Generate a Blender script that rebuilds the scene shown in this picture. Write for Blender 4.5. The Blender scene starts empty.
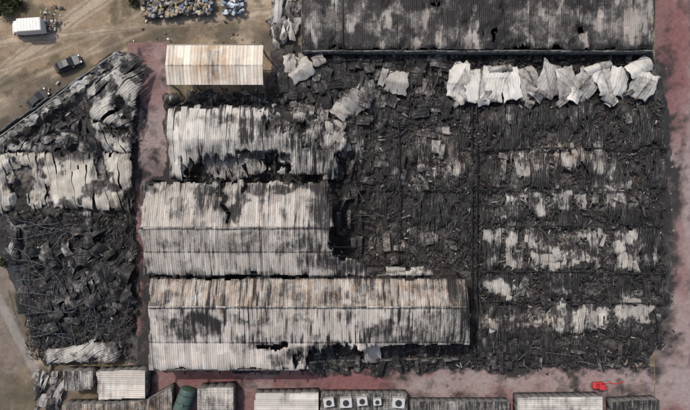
import bpy, math, random
import numpy as np
random.seed(7); rng=np.random.default_rng(11)
H=88.0; S=6.0
def W(px,py,z=0.0):
    k=(H-z)/H/S
    return (np.asarray(px,float)-345)*k,(205-np.asarray(py,float))*k
def INV(x,y,z=0.0):
    k=(H-z)/H/S
    return x/k+345,205-y/k
# ---------- noise
def _h(ix,iy,seed):
    a=(ix.astype(np.int64)*374761393+iy.astype(np.int64)*668265263+seed*974711)&0xffffffff
    a=((a^(a>>13))*1274126177)&0xffffffff
    a=a^(a>>16)
    return (a&0xffff)/65535.0
def vn(x,y,seed=0):
    x=np.asarray(x,float);y=np.asarray(y,float)
    ix=np.floor(x);iy=np.floor(y);fx=x-ix;fy=y-iy
    fx=fx*fx*(3-2*fx);fy=fy*fy*(3-2*fy)
    a=_h(ix,iy,seed);b=_h(ix+1,iy,seed);c=_h(ix,iy+1,seed);d=_h(ix+1,iy+1,seed)
    return (a*(1-fx)+b*fx)*(1-fy)+(c*(1-fx)+d*fx)*fy
def fbm(x,y,o=4,seed=0,g=.5):
    s=0;a=1;t=0
    for i in range(o):
        s=s+a*vn(x*2**i+i*17.3,y*2**i-i*9.1,seed+i);t+=a;a*=g
    return s/t
def sm(a,b,x):
    t=np.clip((x-a)/(b-a),0,1);return t*t*(3-2*t)
def blobs(px,py,L,base,warp=10,seed=5,soft=(.55,1.25)):
    wx=px+warp*2.4*(fbm(px*.07,py*.07,5,seed,.62)-.5);wy=py+warp*2.4*(fbm(px*.07+40,py*.07,5,seed+9,.62)-.5)
    v=np.zeros_like(wx)+base
    for (x,y,rx,ry,val) in L:
        d=np.sqrt(((wx-x)/rx)**2+((wy-y)/ry)**2)
        w=1-sm(soft[0],soft[1],d)
        v=v*(1-w)+val*w
    return v
def sdist(poly,x,y):
    n=len(poly);d=np.full(x.shape,1e9);ins=np.zeros(x.shape,bool)
    for i in range(n):
        ax,ay=poly[i];bx,by=poly[(i+1)%n]
        ex,ey=bx-ax,by-ay;L=ex*ex+ey*ey+1e-12
        t=np.clip(((x-ax)*ex+(y-ay)*ey)/L,0,1)
        d=np.minimum(d,np.hypot(x-ax-t*ex,y-ay-t*ey))
        c=((ay>y)!=(by>y))&(x<(bx-ax)*(y-ay)/(by-ay+1e-12)+ax)
        ins^=c
    return np.where(ins,d,-d)
def pldist(pts,x,y):
    d=np.full(x.shape,1e9)
    for (ax,ay),(bx,by) in zip(pts[:-1],pts[1:]):
        ex,ey=bx-ax,by-ay;t=np.clip(((x-ax)*ex+(y-ay)*ey)/(ex*ex+ey*ey),0,1)
        d=np.minimum(d,np.hypot(x-ax-t*ex,y-ay-t*ey))
    return d
def rect(a,b,c,d): return [(a,b),(c,b),(c,d),(a,d)]
# ---------- mesh helpers
class Acc:
    def __init__(s): s.V=[];s.F=[];s.C=[];s.n=0
    def add(s,V,F,C):
        s.V.append(V);s.F.append(F+s.n);s.C.append(C);s.n+=len(V)
    def build(s,name,mat,parent=None):
        V=np.concatenate(s.V);F=np.concatenate(s.F);C=np.concatenate(s.C)
        used=np.zeros(len(V),bool);used[F.ravel()]=True
        m=np.cumsum(used)-1;V=V[used];C=C[used];F=m[F]
        me=bpy.data.meshes.new(name)
        me.vertices.add(len(V));me.vertices.foreach_set('co',V.astype(np.float32).ravel())
        me.loops.add(F.size);me.loops.foreach_set('vertex_index',F.astype(np.int32).ravel())
        me.polygons.add(len(F));me.polygons.foreach_set('loop_start',np.arange(0,F.size,4,dtype=np.int32))
        me.polygons.foreach_set('loop_total',np.full(len(F),4,dtype=np.int32))
        me.update(calc_edges=True)
        ca=me.color_attributes.new('Col','FLOAT_COLOR','POINT')
        C4=np.ones((len(C),4),np.float32);C4[:,:C.shape[1]]=C
        ca.data.foreach_set('color',C4.ravel())
        me.materials.append(mat);me.validate()
        o=bpy.data.objects.new(name,me);bpy.context.scene.collection.objects.link(o)
        if parent: o.parent=parent
        return o
def empty(name):
    o=bpy.data.objects.new(name,None);bpy.context.scene.collection.objects.link(o);return o
def boxVF(cx,cy,cz,sx,sy,sz,rot=0,tilt=(0,0)):
    v=np.array([[-1,-1,-1],[1,-1,-1],[1,1,-1],[-1,1,-1],[-1,-1,1],[1,-1,1],[1,1,1],[-1,1,1]],float)*.5*np.array([sx,sy,sz])
    v[:,2]+=v[:,0]*tilt[0]+v[:,1]*tilt[1]
    c,s=math.cos(rot),math.sin(rot)
    x=v[:,0]*c-v[:,1]*s;y=v[:,0]*s+v[:,1]*c
    V=np.stack([x+cx,y+cy,v[:,2]+cz],1)
    F=np.array([[0,3,2,1],[4,5,6,7],[0,1,5,4],[1,2,6,5],[2,3,7,6],[3,0,4,7]])
    return V,F
def addbox(acc,cx,cy,cz,sx,sy,sz,col,rot=0,tilt=(0,0)):
    V,F=boxVF(cx,cy,cz,sx,sy,sz,rot,tilt);acc.add(V,F,np.tile(np.array(col,float),(8,1)))
# ---------- materials
def newmat(n):
    m=bpy.data.materials.new(n);m.use_nodes=True;nt=m.node_tree
    return m,nt,nt.nodes['Principled BSDF']
def N(nt,t,**k):
    n=nt.nodes.new(t)
    for a,b in k.items(): setattr(n,a,b)
    return n
def noise(nt,scale,detail=6,vec=None,rough=.6):
    n=N(nt,'ShaderNodeTexNoise');n.inputs['Scale'].default_value=scale;n.inputs['Detail'].default_value=detail
    n.inputs['Roughness'].default_value=rough
    if vec: nt.links.new(vec,n.inputs['Vector'])
    return n.outputs['Fac']
def math_(nt,op,a,b=None,c=None,clamp=False):
    n=N(nt,'ShaderNodeMath',operation=op);n.use_clamp=clamp
    for i,v in enumerate((a,b,c)):
        if v is None: continue
        if isinstance(v,(int,float)): n.inputs[i].default_value=v
        else: nt.links.new(v,n.inputs[i])
    return n.outputs[0]
def mixc(nt,f,a,b,bt='MIX'):
    n=N(nt,'ShaderNodeMix',data_type='RGBA',blend_type=bt)
    for i,v in ((0,f),(6,a),(7,b)):
        if isinstance(v,(int,float)): n.inputs[i].default_value=v
        elif isinstance(v,tuple): n.inputs[i].default_value=(*v,1) if len(v)==3 else v
        else: nt.links.new(v,n.inputs[i])
    return n.outputs[2]
def ramp(nt,f,stops):
    r=N(nt,'ShaderNodeValToRGB');e=r.color_ramp.elements
    while len(e)<len(stops): e.new(.5)
    for i,(p,c) in enumerate(stops):
        e[i].position=p;e[i].color=(*c,1)
    nt.links.new(f,r.inputs[0]);return r.outputs[0]
def bump(nt,b,h,st,d):
    n=N(nt,'ShaderNodeBump');n.inputs['Strength'].default_value=st;n.inputs['Distance'].default_value=d
    nt.links.new(h,n.inputs['Height']);nt.links.new(n.outputs[0],b.inputs['Normal'])
def sheetmat(name,clean=(.51,.485,.445),streak=(2.6,.3),k1=2.3,k2=1.3,metal=0.0,low=1.0):
    m,nt,b=newmat(name)
    tc=N(nt,'ShaderNodeTexCoord').outputs['Object']
    mp=N(nt,'ShaderNodeMapping');mp.inputs['Scale'].default_value=(streak[0],streak[1],.5);nt.links.new(tc,mp.inputs[0])
    col=N(nt,'ShaderNodeVertexColor',layer_name='Col').outputs[0]
    sp=N(nt,'ShaderNodeSeparateColor');nt.links.new(col,sp.inputs[0])
    n1=noise(nt,1.0,7,mp.outputs[0],.7);n2=noise(nt,4,8,tc,.8);n3=noise(nt,.6,4,tc)
    a=math_(nt,'MULTIPLY_ADD',n1,k1,-k1/2)
    a2=math_(nt,'MULTIPLY_ADD',n2,k2,-k2/2)
    s=math_(nt,'ADD',a,a2)
    r=sp.outputs[0]
    w=math_(nt,'SUBTRACT',1.25,r)
    s=math_(nt,'MULTIPLY',s,w)
    f=math_(nt,'ADD',r,s,clamp=True)
    k=clean
    c=ramp(nt,f,[(0,(.012*low,.0117*low,.0118*low)),(.25,(.034*low,.033*low,.032*low)),(.45,(.115*low,.11*low,.104*low)),(.62,(.25,.24,.222)),(.82,tuple(x*.80 for x in k)),(1,k)])
    rf=math_(nt,'MULTIPLY',sp.outputs[1],math_(nt,'MULTIPLY_ADD',n3,3,-.9,clamp=True))
    c=mixc(nt,rf,c,mixc(nt,1.0,c,(.70,.53,.40),'MULTIPLY'))
    br=math_(nt,'MULTIPLY_ADD',sp.outputs[2],.36,.80)
    cc=N(nt,'ShaderNodeCombineXYZ')
    for i in range(3): nt.links.new(br,cc.inputs[i])
    c=mixc(nt,1.0,c,cc.outputs[0],'MULTIPLY')
    nt.links.new(c,b.inputs['Base Color'])
    b.inputs['Roughness'].default_value=.65;b.inputs['Specular IOR Level'].default_value=.3;b.inputs['Metallic'].default_value=metal
    bump(nt,b,n2,.5,.06)
    return m
def groundmat(name,sc=1.0,contrast=.9,bd=.06,rough=.95,specks=0.0,pavers=False):
    m,nt,b=newmat(name)
    tc=N(nt,'ShaderNodeTexCoord').outputs['Object']
    col=N(nt,'ShaderNodeVertexColor',layer_name='Col').outputs[0]
    n1=noise(nt,1.1*sc,8,tc,.7);n2=noise(nt,6*sc,6,tc,.8)
    f=math_(nt,'MULTIPLY',math_(nt,'MULTIPLY_ADD',n1,contrast*2,1-contrast),math_(nt,'MULTIPLY_ADD',n2,contrast*2.2,1-contrast*1.1))
    f=math_(nt,'MAXIMUM',f,.1)
    if pavers:
        br=N(nt,'ShaderNodeTexBrick');br.inputs['Scale'].default_value=1.6;br.inputs['Mortar Size'].default_value=.03
        br.inputs['Color1'].default_value=(1.08,1.08,1.08,1);br.inputs['Color2'].default_value=(.86,.86,.86,1);br.inputs['Mortar'].default_value=(.6,.6,.6,1)
        nt.links.new(tc,br.inputs['Vector'])
    cc=N(nt,'ShaderNodeCombineXYZ')
    for i in range(3): nt.links.new(f,cc.inputs[i])
    c=mixc(nt,1.0,col,cc.outputs[0],'MULTIPLY')
    if pavers: c=mixc(nt,1.0,c,br.outputs['Color'],'MULTIPLY')
    if specks>0:
        v=N(nt,'ShaderNodeTexVoronoi');v.inputs['Scale'].default_value=3.2;nt.links.new(tc,v.inputs['Vector'])
        sf=ramp(nt,n2,[(.58,(0,0,0)),(.66,(1,1,1))])
        sf2=N(nt,'ShaderNodeSeparateColor');nt.links.new(sf,sf2.inputs[0])
        sc2=N(nt,'ShaderNodeSeparateColor');nt.links.new(v.outputs['Color'],sc2.inputs[0])
        g=math_(nt,'MULTIPLY',sf2.outputs[0],math_(nt,'MULTIPLY',sc2.outputs[0],specks))
        c=mixc(nt,g,c,(.20,.192,.18))
    nt.links.new(c,b.inputs['Base Color']);b.inputs['Roughness'].default_value=rough;b.inputs['Specular IOR Level'].default_value=.25
    bump(nt,b,n2,.6,bd)
    return m
def flat(name,c,rough=.6,metal=0,var=.25,sc=6):
    m,nt,b=newmat(name)
    tc=N(nt,'ShaderNodeTexCoord').outputs['Object']
    n=noise(nt,sc,6,tc,.7)
    c2=mixc(nt,n,tuple(x*(1-var) for x in c),tuple(min(1,x*(1+var)) for x in c))
    nt.links.new(c2,b.inputs['Base Color']);b.inputs['Roughness'].default_value=rough;b.inputs['Metallic'].default_value=metal
    return m
M_sheet=sheetmat('scorched_roof_sheet')
M_coll=sheetmat('collapsed_roof_sheet',clean=(.38,.362,.328),streak=(3.2,.5),k1=1.9,k2=1.6,low=.8)
M_collL=sheetmat('collapsed_hall_sheet',clean=(.46,.45,.40),streak=(1.6,.6),k1=1.6,k2=1.3,low=.85)
M_sheetw=sheetmat('cream_roof_sheet',clean=(.66,.61,.52),k1=1.6,k2=1.0)
M_sheetx=sheetmat('crumpled_sheet',clean=(.40,.395,.37),streak=(1.2,1.2),k1=1.9,k2=1.6,low=.85)
M_awn=sheetmat('awning_sheet',clean=(.50,.495,.465),streak=(1.5,1.5),k1=1.5,k2=1.1)
M_slab=sheetmat('soot_black_roof',clean=(.36,.335,.31),streak=(.8,.5),k1=1.1,k2=1.2)
M_rub=groundmat('burnt_rubble',1.6,.95,.15,specks=.5)
M_gr=groundmat('bare_earth',.5,.55,.05)
M_pave=groundmat('interlocking_paving',1.2,.5,.03,pavers=True)
M_deb=groundmat('debris',2,.5,.02)
M_wall=flat('sooty_blockwork',(.10,.096,.09),.9,0,.6,1.5)
M_steel=groundmat('charred_steel',2,.4,.02,.7)
# ---------- ash / soot maps and painted pit shade (plan positions)
ASH=[(600,120,50,14,.22),(500,118,26,12,.28),(550,155,46,16,.54),(515,172,26,9,.5),(615,165,26,12,.38),(640,140,18,20,.2),
(545,200,60,12,.64),(620,196,34,14,.56),(500,212,20,9,.5),(508,240,30,14,.66),(560,238,42,14,.72),(625,240,32,15,.6),(545,262,62,8,.66),(622,262,38,8,.58),
(508,290,26,10,.72),(560,290,32,5,.34),(565,318,84,14,.92),(640,308,20,16,.78),(500,322,22,10,.78),(590,290,12,5,.4),
(432,145,34,18,.5),(440,164,28,13,.5),(418,178,22,8,.42),(400,236,34,15,.38),(440,240,26,13,.34),(378,246,14,12,.42),(350,150,24,18,.3),
(302,70,16,10,.65),(395,80,12,8,.55),(355,100,22,12,.46),(420,92,22,8,.32),(330,120,20,12,.32),(300,110,16,12,.36),
(240,165,36,14,.6),(200,170,14,6,.3),
(100,85,38,30,.6),(30,165,34,24,.8),(80,182,56,30,.8),(112,135,22,14,.6),(90,352,40,12,.6),(60,250,60,14,.2),(100,270,20,30,.18),(30,310,20,30,.16)]
RUST=[(440,150,34,26,.9),(550,155,50,16,.75),(378,240,26,22,.8),(302,70,20,12,.6),(560,262,80,10,.4),(520,318,60,12,.5),(60,185,50,26,.5),(560,236,40,12,.35)]
def pit(px,py): return 1-sm(.7,1.35,np.hypot((px-351)/19,(py-213)/46)+.9*(fbm(px*.08,py*.08,4,3,.6)-.5))  # void beside the main roof: lowers the rubble and paints its shade in
def ash(px,py): 
    v=blobs(px,py,ASH,.06,11)
    return np.clip(v-.5*pit(px,py),.0,1)  # ash tone also darkened to suggest the void's shade
def rustf(px,py): return blobs(px,py,RUST,.12,10,31)
def rubz(X,Y):
    r=fbm(X*.35,Y*.35,3,3)*.9+np.abs(fbm(X*1.3,Y*1.3,4,8)-.5)*1.2+fbm(X*4,Y*4,2,21)*.28
    PX,PY=INV(X,Y)
    return np.maximum(r-.35,.06)*(1-.6*pit(PX,PY))
# ---------- drape
def drape(acc,poly,ang,zf,litf,z0,strip=1.0,nrib=3,rib=.05,dv=.2,rag=.4,hole=None,jit=.02,tilt=0,curl=.0,course=6,warp=0,rust=rustf,seed=1,skip=0,minz=None,litj=0,edge=.35):
    P=[W(a,b,z0) for a,b in poly];P=[(float(a),float(b)) for a,b in P]
    c,s=math.cos(ang),math.sin(ang)
    pu=[x*c+y*s for x,y in P];pv=[-x*s+y*c for x,y in P]
    ns=int(math.ceil((max(pu)-min(pu)+1)/strip));u0=min(pu)-.5
    nv=int((max(pv)-min(pv)+1)/dv)+2;v=min(pv)-.5+np.arange(nv)*dv
    t=[];h=[]
    for i in range(nrib):
        t+=[(i+.0)/nrib,(i+.45)/nrib,(i+.6)/nrib,(i+.85)/nrib];h+=[0,0,1,1]
    t+=[1.0];h+=[0]
    t=np.array(t)*1.0;h=np.array(h);npn=len(t)
    R=np.random.default_rng(seed)
    si=np.arange(ns)[:,None,None]
    U=(u0+si*strip+t[None,:,None]*strip)+0*v[None,None,:]
    Vv=v[None,None,:]+0*U
    off=R.random(ns)*course
    cid=np.floor((Vv-v[0]+off[:,None,None])/course).astype(int)
    ncz=cid.max()+1
    r1=R.random((ns,ncz));r2=R.random((ns,ncz))-.5;r3=R.random((ns,ncz))-.5;r4=R.random((ns,ncz))
    sib=si+0*cid
    fr=((Vv-v[0]+off[:,None,None])/course-cid)-.5
    Ul=U+warp*r3[sib,cid]*fr*2
    X=Ul*c-Vv*s;Y=Ul*s+Vv*c
    if warp:
        X2=X+warp*1.8*(fbm(X*.25,Y*.25,3,seed)-.5);Y=Y+warp*1.8*(fbm(X*.25+9,Y*.25,3,seed+3)-.5);X=X2
    PX,PY=INV(X,Y,z0)
    Z=zf(PX,PY,X,Y)+rib*h[None,:,None]+jit*r1[sib,cid]+tilt*r2[sib,cid]*fr*course*.3+ (0.03*fbm(X*.8,Y*.8,2,seed+7))
    if tilt: Z=Z+tilt*.5*(t[None,:,None]-.5)*(r1[sib,cid]-.5)
    sd=sdist(P,X,Y)+rag*1.6*(fbm(X*.5,Y*.5,3,seed+4)-.5)+rag*(r1[sib,cid]-.6)
    if curl: Z=Z-curl*np.exp(-np.maximum(sd,0)/.5)*(.3+fbm(X*.7,Y*.7,2,seed+11))
    hv=np.zeros_like(X)-1
    if hole is not None:
        hv=hole(PX,PY,X,Y)
        if curl: Z=Z-curl*1.2*sm(-.25,0,hv)*(.3+fbm(X*1.1,Y*1.1,2,seed+13))
    if minz is not None: Z=np.maximum(Z,minz)
    L=litf(PX,PY)
    if litj: L=np.clip(L+litj*(r2[sib,cid])*(.4+L),0,1)
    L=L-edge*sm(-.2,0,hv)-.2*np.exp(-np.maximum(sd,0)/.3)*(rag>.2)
    C=np.stack([np.clip(L,0,1),rust(PX,PY),r4[sib,cid]],-1)
    keep=(sd>0)&(hv<0)
    if skip: keep&=(r2[sib,cid]+.5>skip)
    k=keep[:,:-1,:-1]&keep[:,1:,:-1]&keep[:,:-1,1:]&keep[:,1:,1:]
    idx=np.arange(X.size).reshape(X.shape)
    F=np.stack([idx[:,:-1,:-1],idx[:,1:,:-1],idx[:,1:,1:],idx[:,:-1,1:]],-1)[k]
    if len(F): acc.add(np.stack([X,Y,Z],-1).reshape(-1,3),F,C.reshape(-1,3))
def gridsheet(name,poly,z,colf,mat,cell=.3,rag=0,zf=None,parent=None,seed=2):
    P=[tuple(map(float,W(a,b,0))) for a,b in poly]
    xs=[p[0] for p in P];ys=[p[1] for p in P]
    X,Y=np.meshgrid(np.arange(min(xs)-.5,max(xs)+.5,cell),np.arange(min(ys)-.5,max(ys)+.5,cell),indexing='ij')
    PX,PY=INV(X,Y)
    sd=sdist(P,X,Y)+rag*2*(fbm(X*.4,Y*.4,4,seed)-.5)
    Z=np.zeros_like(X)+z if zf is None else zf(X,Y,sd)
    k=sd>-.001
    k=k[:-1,:-1]&k[1:,:-1]&k[:-1,1:]&k[1:,1:]
    idx=np.arange(X.size).reshape(X.shape)
    F=np.stack([idx[:-1,:-1],idx[1:,:-1],idx[1:,1:],idx[:-1,1:]],-1)[k]
    a=Acc();a.add(np.stack([X,Y,Z],-1).reshape(-1,3),F,colf(PX,PY,X,Y).reshape(-1,3));return a.build(name,mat,parent)
def mixv(a,b,w): return a*(1-w[...,None])+np.array(b)*w[...,None]
# ---------- ground
def gcol(px,py,X,Y):
    C=np.zeros(px.shape+(3,))+np.array([.225,.168,.112])
    n=fbm(X*.12,Y*.12,6,77,.6)
    C=mixv(C,(.32,.255,.182),sm(.45,.62,n))
    C=mixv(C,(.09,.076,.048),sm(.44,.6,fbm(X*.25+7,Y*.25,7,99,.65))*.85)
    for (ax,ay,bx,by,w) in [(-60,120,150,-40,9),(-60,160,130,20,4),(0,90,130,38,3),(30,60,140,20,3),(60,35,150,25,5)]:
        d=np.abs((px-ax)*(by-ay)-(py-ay)*(bx-ax))/math.hypot(bx-ax,by-ay)+5*(fbm(X*.2,Y*.2,4,5)-.5)
        C=mixv(C,(.36,.295,.22),(1-sm(w*.5,w*1.3,d))*.75)
        C=mixv(C,(.15,.115,.075),(1-sm(.5,1.6,np.abs(d-w*.55)))*.6)
        C=mixv(C,(.15,.115,.075),(1-sm(.4,1.2,np.abs(d-w*1.1)))*.4)
    wsoot=blobs(px,py,[(60,100,60,22,.75),(20,125,40,20,.8),(200,30,90,8,.5),(280,40,30,20,.85),(10,330,22,70,.6),(30,395,60,30,.6),(110,45,16,14,.55),(14,80,24,10,.5)],0,10)
    C=mixv(C,(.07,.06,.05),wsoot)
    C=mixv(C,(.17,.14,.12),sm(.0,.6,blobs(px,py,[(0,320,24,90,.8)],0,6))*.7)
    C=mixv(C,(.09,.075,.05),sm(.48,.62,fbm(X*.3,Y*.3,6,199,.65))*sm(230,270,py)*(px<140)*.8)
    dd=np.abs((px-(-10))*(410-285)-(py-285)*(55-(-10)))/math.hypot(65,125)
    C=mixv(C,(.22,.20,.185),(1-sm(3,6,dd))*sm(240,290,py)*.8)
    return C
def axis(lo,hi,c,far):
    inner=np.arange(lo,hi,c);o=np.array([1,3,7,15,30,60,120,250,500,1000,far])
    return np.concatenate([lo-o[::-1],inner,inner[-1]+o])
X,Y=np.meshgrid(axis(-66,66,.25,2500),axis(-42,42,.25,2500),indexing='ij')
PX,PY=INV(X,Y)
dirt=np.clip(1-sm(120,150,PX)*sm(20,40,PY),0,1)
Z=-.05-.3*fbm(X*.4,Y*.4,6,12,.6)*dirt
idx=np.arange(X.size).reshape(X.shape)
F=np.stack([idx[:-1,:-1],idx[1:,:-1],idx[1:,1:],idx[:-1,1:]],-1).reshape(-1,4)
a=Acc();a.add(np.stack([X,Y,Z],-1).reshape(-1,3),F,gcol(PX,PY,X,Y).reshape(-1,3));a.build('ground',M_gr)
# ---------- paving
def pcol(px,py,X,Y):
    C=np.zeros(px.shape+(3,))+np.array([.205,.115,.11])
    C=mixv(C,(.29,.235,.222),sm(.40,.62,fbm(X*.15,Y*.15,6,41,.6))*.7)
    gm=blobs(px,py,[(690,220,36,120,.6),(660,385,60,26,.65),(480,382,90,10,.75),(560,395,60,6,.5),(690,-10,20,20,.3),(154,130,12,40,.45)],0,14)
    C=mixv(C,(.285,.238,.225),gm)
    mm=blobs(px,py,[(330,380,70,10,.75),(675,70,16,70,.65),(152,90,16,22,.5),(220,380,46,6,.8),(680,250,8,60,.5)],0,8)
    C=mixv(C,(.19,.083,.085),mm)
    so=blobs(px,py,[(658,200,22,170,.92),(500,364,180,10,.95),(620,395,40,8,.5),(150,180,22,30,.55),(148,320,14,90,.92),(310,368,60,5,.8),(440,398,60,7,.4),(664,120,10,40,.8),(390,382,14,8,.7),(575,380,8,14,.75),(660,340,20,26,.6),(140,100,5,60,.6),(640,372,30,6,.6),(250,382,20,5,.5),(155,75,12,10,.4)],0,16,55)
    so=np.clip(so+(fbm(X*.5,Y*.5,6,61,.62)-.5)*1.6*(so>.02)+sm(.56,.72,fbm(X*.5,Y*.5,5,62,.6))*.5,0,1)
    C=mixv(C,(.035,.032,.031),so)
    return C
gridsheet('paved_yard',rect(655,-60,790,500),.0,pcol,M_pave,.25)
gridsheet('paved_yard',rect(135,366,654.9,500),.0,pcol,M_pave,.25)
gridsheet('paved_yard',rect(128,42,168,365),.004,pcol,M_pave,.25)
# ---------- burnt rubble
def rcol(px,py,X,Y):
    A=ash(px,py)
    C=np.zeros(px.shape+(3,))+np.array([.027,.0258,.0262])
    C=mixv(C,(.095,.09,.084),sm(.48,.78,fbm(X*.35,Y*.35,6,91,.6)))
    C=mixv(C,(.20,.19,.175),np.clip(A*1.2-.15,0,1)*sm(.3,.6,fbm(X*.9,Y*.9,4,92)))
    C=mixv(C,(.09,.07,.054),np.clip(rustf(px,py)*sm(.4,.6,fbm(X*.6,Y*.6,4,14)),0,1)*.7)
    C=mixv(C,(.04,.046,.057),blobs(px,py,[(60,290,70,70,.8),(350,210,14,50,.3),(430,210,50,14,.5),(590,130,80,20,.4)],0,10)*.6)
    C=mixv(C,(.13,.07,.065),blobs(px,py,[(420,65,50,14,.7),(330,62,50,10,.5)],0,10)*sm(.4,.6,fbm(X,Y,3,88)))
    return mixv(C,(.010,.0095,.010),pit(px,py)*(.75+.25*sm(.4,.6,fbm(X*.8,Y*.8,4,303))))  # deep shade of the void mixed into the rubble colour
site=empty('burnt_out_warehouse')
def rz(X,Y,sd): return rubz(X,Y)*sm(-.2,2.5,sd)+.02
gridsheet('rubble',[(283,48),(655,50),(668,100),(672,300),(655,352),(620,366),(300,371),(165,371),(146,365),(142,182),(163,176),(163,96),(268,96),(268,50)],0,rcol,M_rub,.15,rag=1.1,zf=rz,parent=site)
left=empty('collapsed_storage_hall')
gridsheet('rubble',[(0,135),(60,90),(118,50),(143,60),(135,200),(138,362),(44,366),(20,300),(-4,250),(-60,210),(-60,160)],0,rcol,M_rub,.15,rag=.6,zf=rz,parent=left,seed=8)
# ---------- standing roofs
def zrow(rows):
    a=np.array([r[0] for r in rows],float);b=np.array([r[1] for r in rows],float)
    return lambda px,py,X,Y: np.interp(py,a,b)
main=empty('warehouse_building')
def drips(px,py,sd,fx=.45,fy=.035,th=.55):
    return sm(th,th+.16,fbm(px*fx,py*fy,3,sd))*sm(.35,.65,fbm(px*.03,py*.04,3,sd+5))
CR=[(214,176),(221,184),(216,191),(225,198),(221,205),(229,214),(227,222)]
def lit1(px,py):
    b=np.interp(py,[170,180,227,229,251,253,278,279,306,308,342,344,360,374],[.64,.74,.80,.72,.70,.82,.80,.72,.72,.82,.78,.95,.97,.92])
    d=blobs(px,py,[(204,322,17,14,-.85),(178,322,8,8,-.4),(190,330,26,8,-.35),(236,318,12,4,-.3),(262,322,12,5,-.3),(300,318,12,4,-.25),(425,338,45,10,-.25),(450,322,20,14,-.25),(330,296,60,6,-.15),(380,328,26,7,-.3),(240,206,6,20,-.5),(205,190,12,8,-.45),(255,190,12,6,-.4),(292,186,36,5,-.5),(325,202,14,32,-.65),(160,300,14,6,-.25),(316,352,34,12,-.6),(150,188,12,7,-.35),(180,205,8,8,-.25),(262,347,16,6,-.5),(457,295,14,18,-.4),(325,260,24,15,-.45),(360,268,28,9,-.5),(300,240,22,6,-.25),(170,246,18,4,-.2),(280,362,12,7,-.4),(465,315,6,30,-.45),(430,272,20,5,-.4)],0,10)
    d=d-.5*np.exp(-(pldist(CR,px,py)/4.5)**2)
    d=d-.65*drips(px,py,19)*np.interp(py,[175,228,229,278,279,343,344,372],[.95,.6,.5,.5,.7,.95,.3,.35])-.22*sm(.5,.7,fbm(px*.06,py*.08,5,27,.62))
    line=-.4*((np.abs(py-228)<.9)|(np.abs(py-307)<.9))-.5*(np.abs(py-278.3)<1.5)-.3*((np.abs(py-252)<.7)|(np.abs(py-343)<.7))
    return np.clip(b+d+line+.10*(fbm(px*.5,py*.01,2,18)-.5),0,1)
a=Acc()
rows=[(176,6.2),(180,6.2),(228,8.0),(252,7.2),(278,6.2),(307,7.7),(343,6.9),(374,6.1)]
zm0=zrow(rows)
zmain=lambda px,py,X,Y: zm0(px,py,X,Y)-.7*np.exp(-(pldist(CR,px,py)/9)**2)-.25*(fbm(X*.15,Y*.15,2,61)-.3)
def hole1(px,py,X,Y):
    n=fbm(px*.05,py*.05,4,23);n2=fbm(px*.2,py*.1,4,29,.6)
    h=np.zeros_like(px)-1
    for (x,y,rx,ry) in [(262,178,12,3.5),(300,177,18,5),(345,360,40,12),(316,362,12,9),(385,362,20,9),(262,347,6,2),(277,348,5,2.2),(285,345,3,3),(347,250,14,9),(335,190,6,12),(336,234,5,8),(200,178,12,2.5)]:
        d=1-np.sqrt(((px-x)/rx)**2+((py-y)/ry)**2)+(n2-.5)*1.6+(n-.5)*.4
        h=np.maximum(h,d)
    zz=pldist(CR,px,py)
    h=np.maximum(h,.35*(1.9-zz-(py-176)*.025+(n2-.5)))
    zz=pldist([(243,178),(245,186),(242,191)],px,py)
    h=np.maximum(h,.35*(1.3-zz+(n2-.5)))
    return h
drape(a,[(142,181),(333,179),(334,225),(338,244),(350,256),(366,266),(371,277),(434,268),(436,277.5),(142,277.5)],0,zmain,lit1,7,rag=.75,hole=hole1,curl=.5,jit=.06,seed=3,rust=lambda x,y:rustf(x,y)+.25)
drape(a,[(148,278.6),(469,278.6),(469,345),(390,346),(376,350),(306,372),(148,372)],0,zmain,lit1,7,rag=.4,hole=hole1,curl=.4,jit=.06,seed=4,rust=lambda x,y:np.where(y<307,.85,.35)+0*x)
L2=[(175,112,14,14,.93),(212,110,34,8,.88),(258,112,24,9,.82),(295,108,12,7,.55),(186,132,24,14,.93),(225,134,34,10,.78),(266,126,12,9,.2),(176,160,14,20,.9),(305,140,22,12,.4),(290,168,24,10,.72),(320,172,18,8,.7),(325,150,14,16,.35),(247,138,8,5,.35),(235,120,14,4,.45)]
def lit2(px,py): return np.clip(blobs(px,py,L2,.62,8)-.5*drips(px,py,16,.4,.05,.5),0,1)
def hole2(px,py,X,Y):
    n2=fbm(px*.14,py*.14,5,33,.62);n3=fbm(px*.3,py*.06,3,133)
    h=np.zeros_like(px)-1
    for (x,y,rx,ry) in [(236,167,42,10),(300,118,30,14),(196,170,12,7),(322,130,20,14),(262,157,24,6),(240,100,34,3),(280,177,40,3),(345,158,10,12),(185,101,12,3)]:
        d=1-np.sqrt(((px-x)/rx)**2+((py-y)/ry)**2)+(n2-.5)*1.3+(n3-.5)*.9
        h=np.maximum(h,d)
    return h
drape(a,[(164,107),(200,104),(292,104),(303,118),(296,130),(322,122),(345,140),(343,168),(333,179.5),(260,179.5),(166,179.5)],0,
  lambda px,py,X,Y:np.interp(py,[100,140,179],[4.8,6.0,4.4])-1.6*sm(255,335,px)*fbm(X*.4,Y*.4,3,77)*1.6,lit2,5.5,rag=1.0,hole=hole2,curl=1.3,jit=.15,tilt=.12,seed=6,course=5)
a.build('roof',M_sheet,main)
a=Acc()
drape(a,[(198,150),(225,146),(262,150),(270,170),(258,179),(205,179)],.12,lambda px,py,X,Y:2.4+2.0*np.abs(fbm(X*.3,Y*.3,3,4)-.5)+fbm(X*.2,Y*.2,2,9),lambda x,y:np.clip(.6+.7*(fbm(x*.1,y*.1,4,8)-.5),0,1),3,rag=1,curl=.6,jit=.2,tilt=.25,warp=.9,course=4,seed=140,minz=.2)
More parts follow.
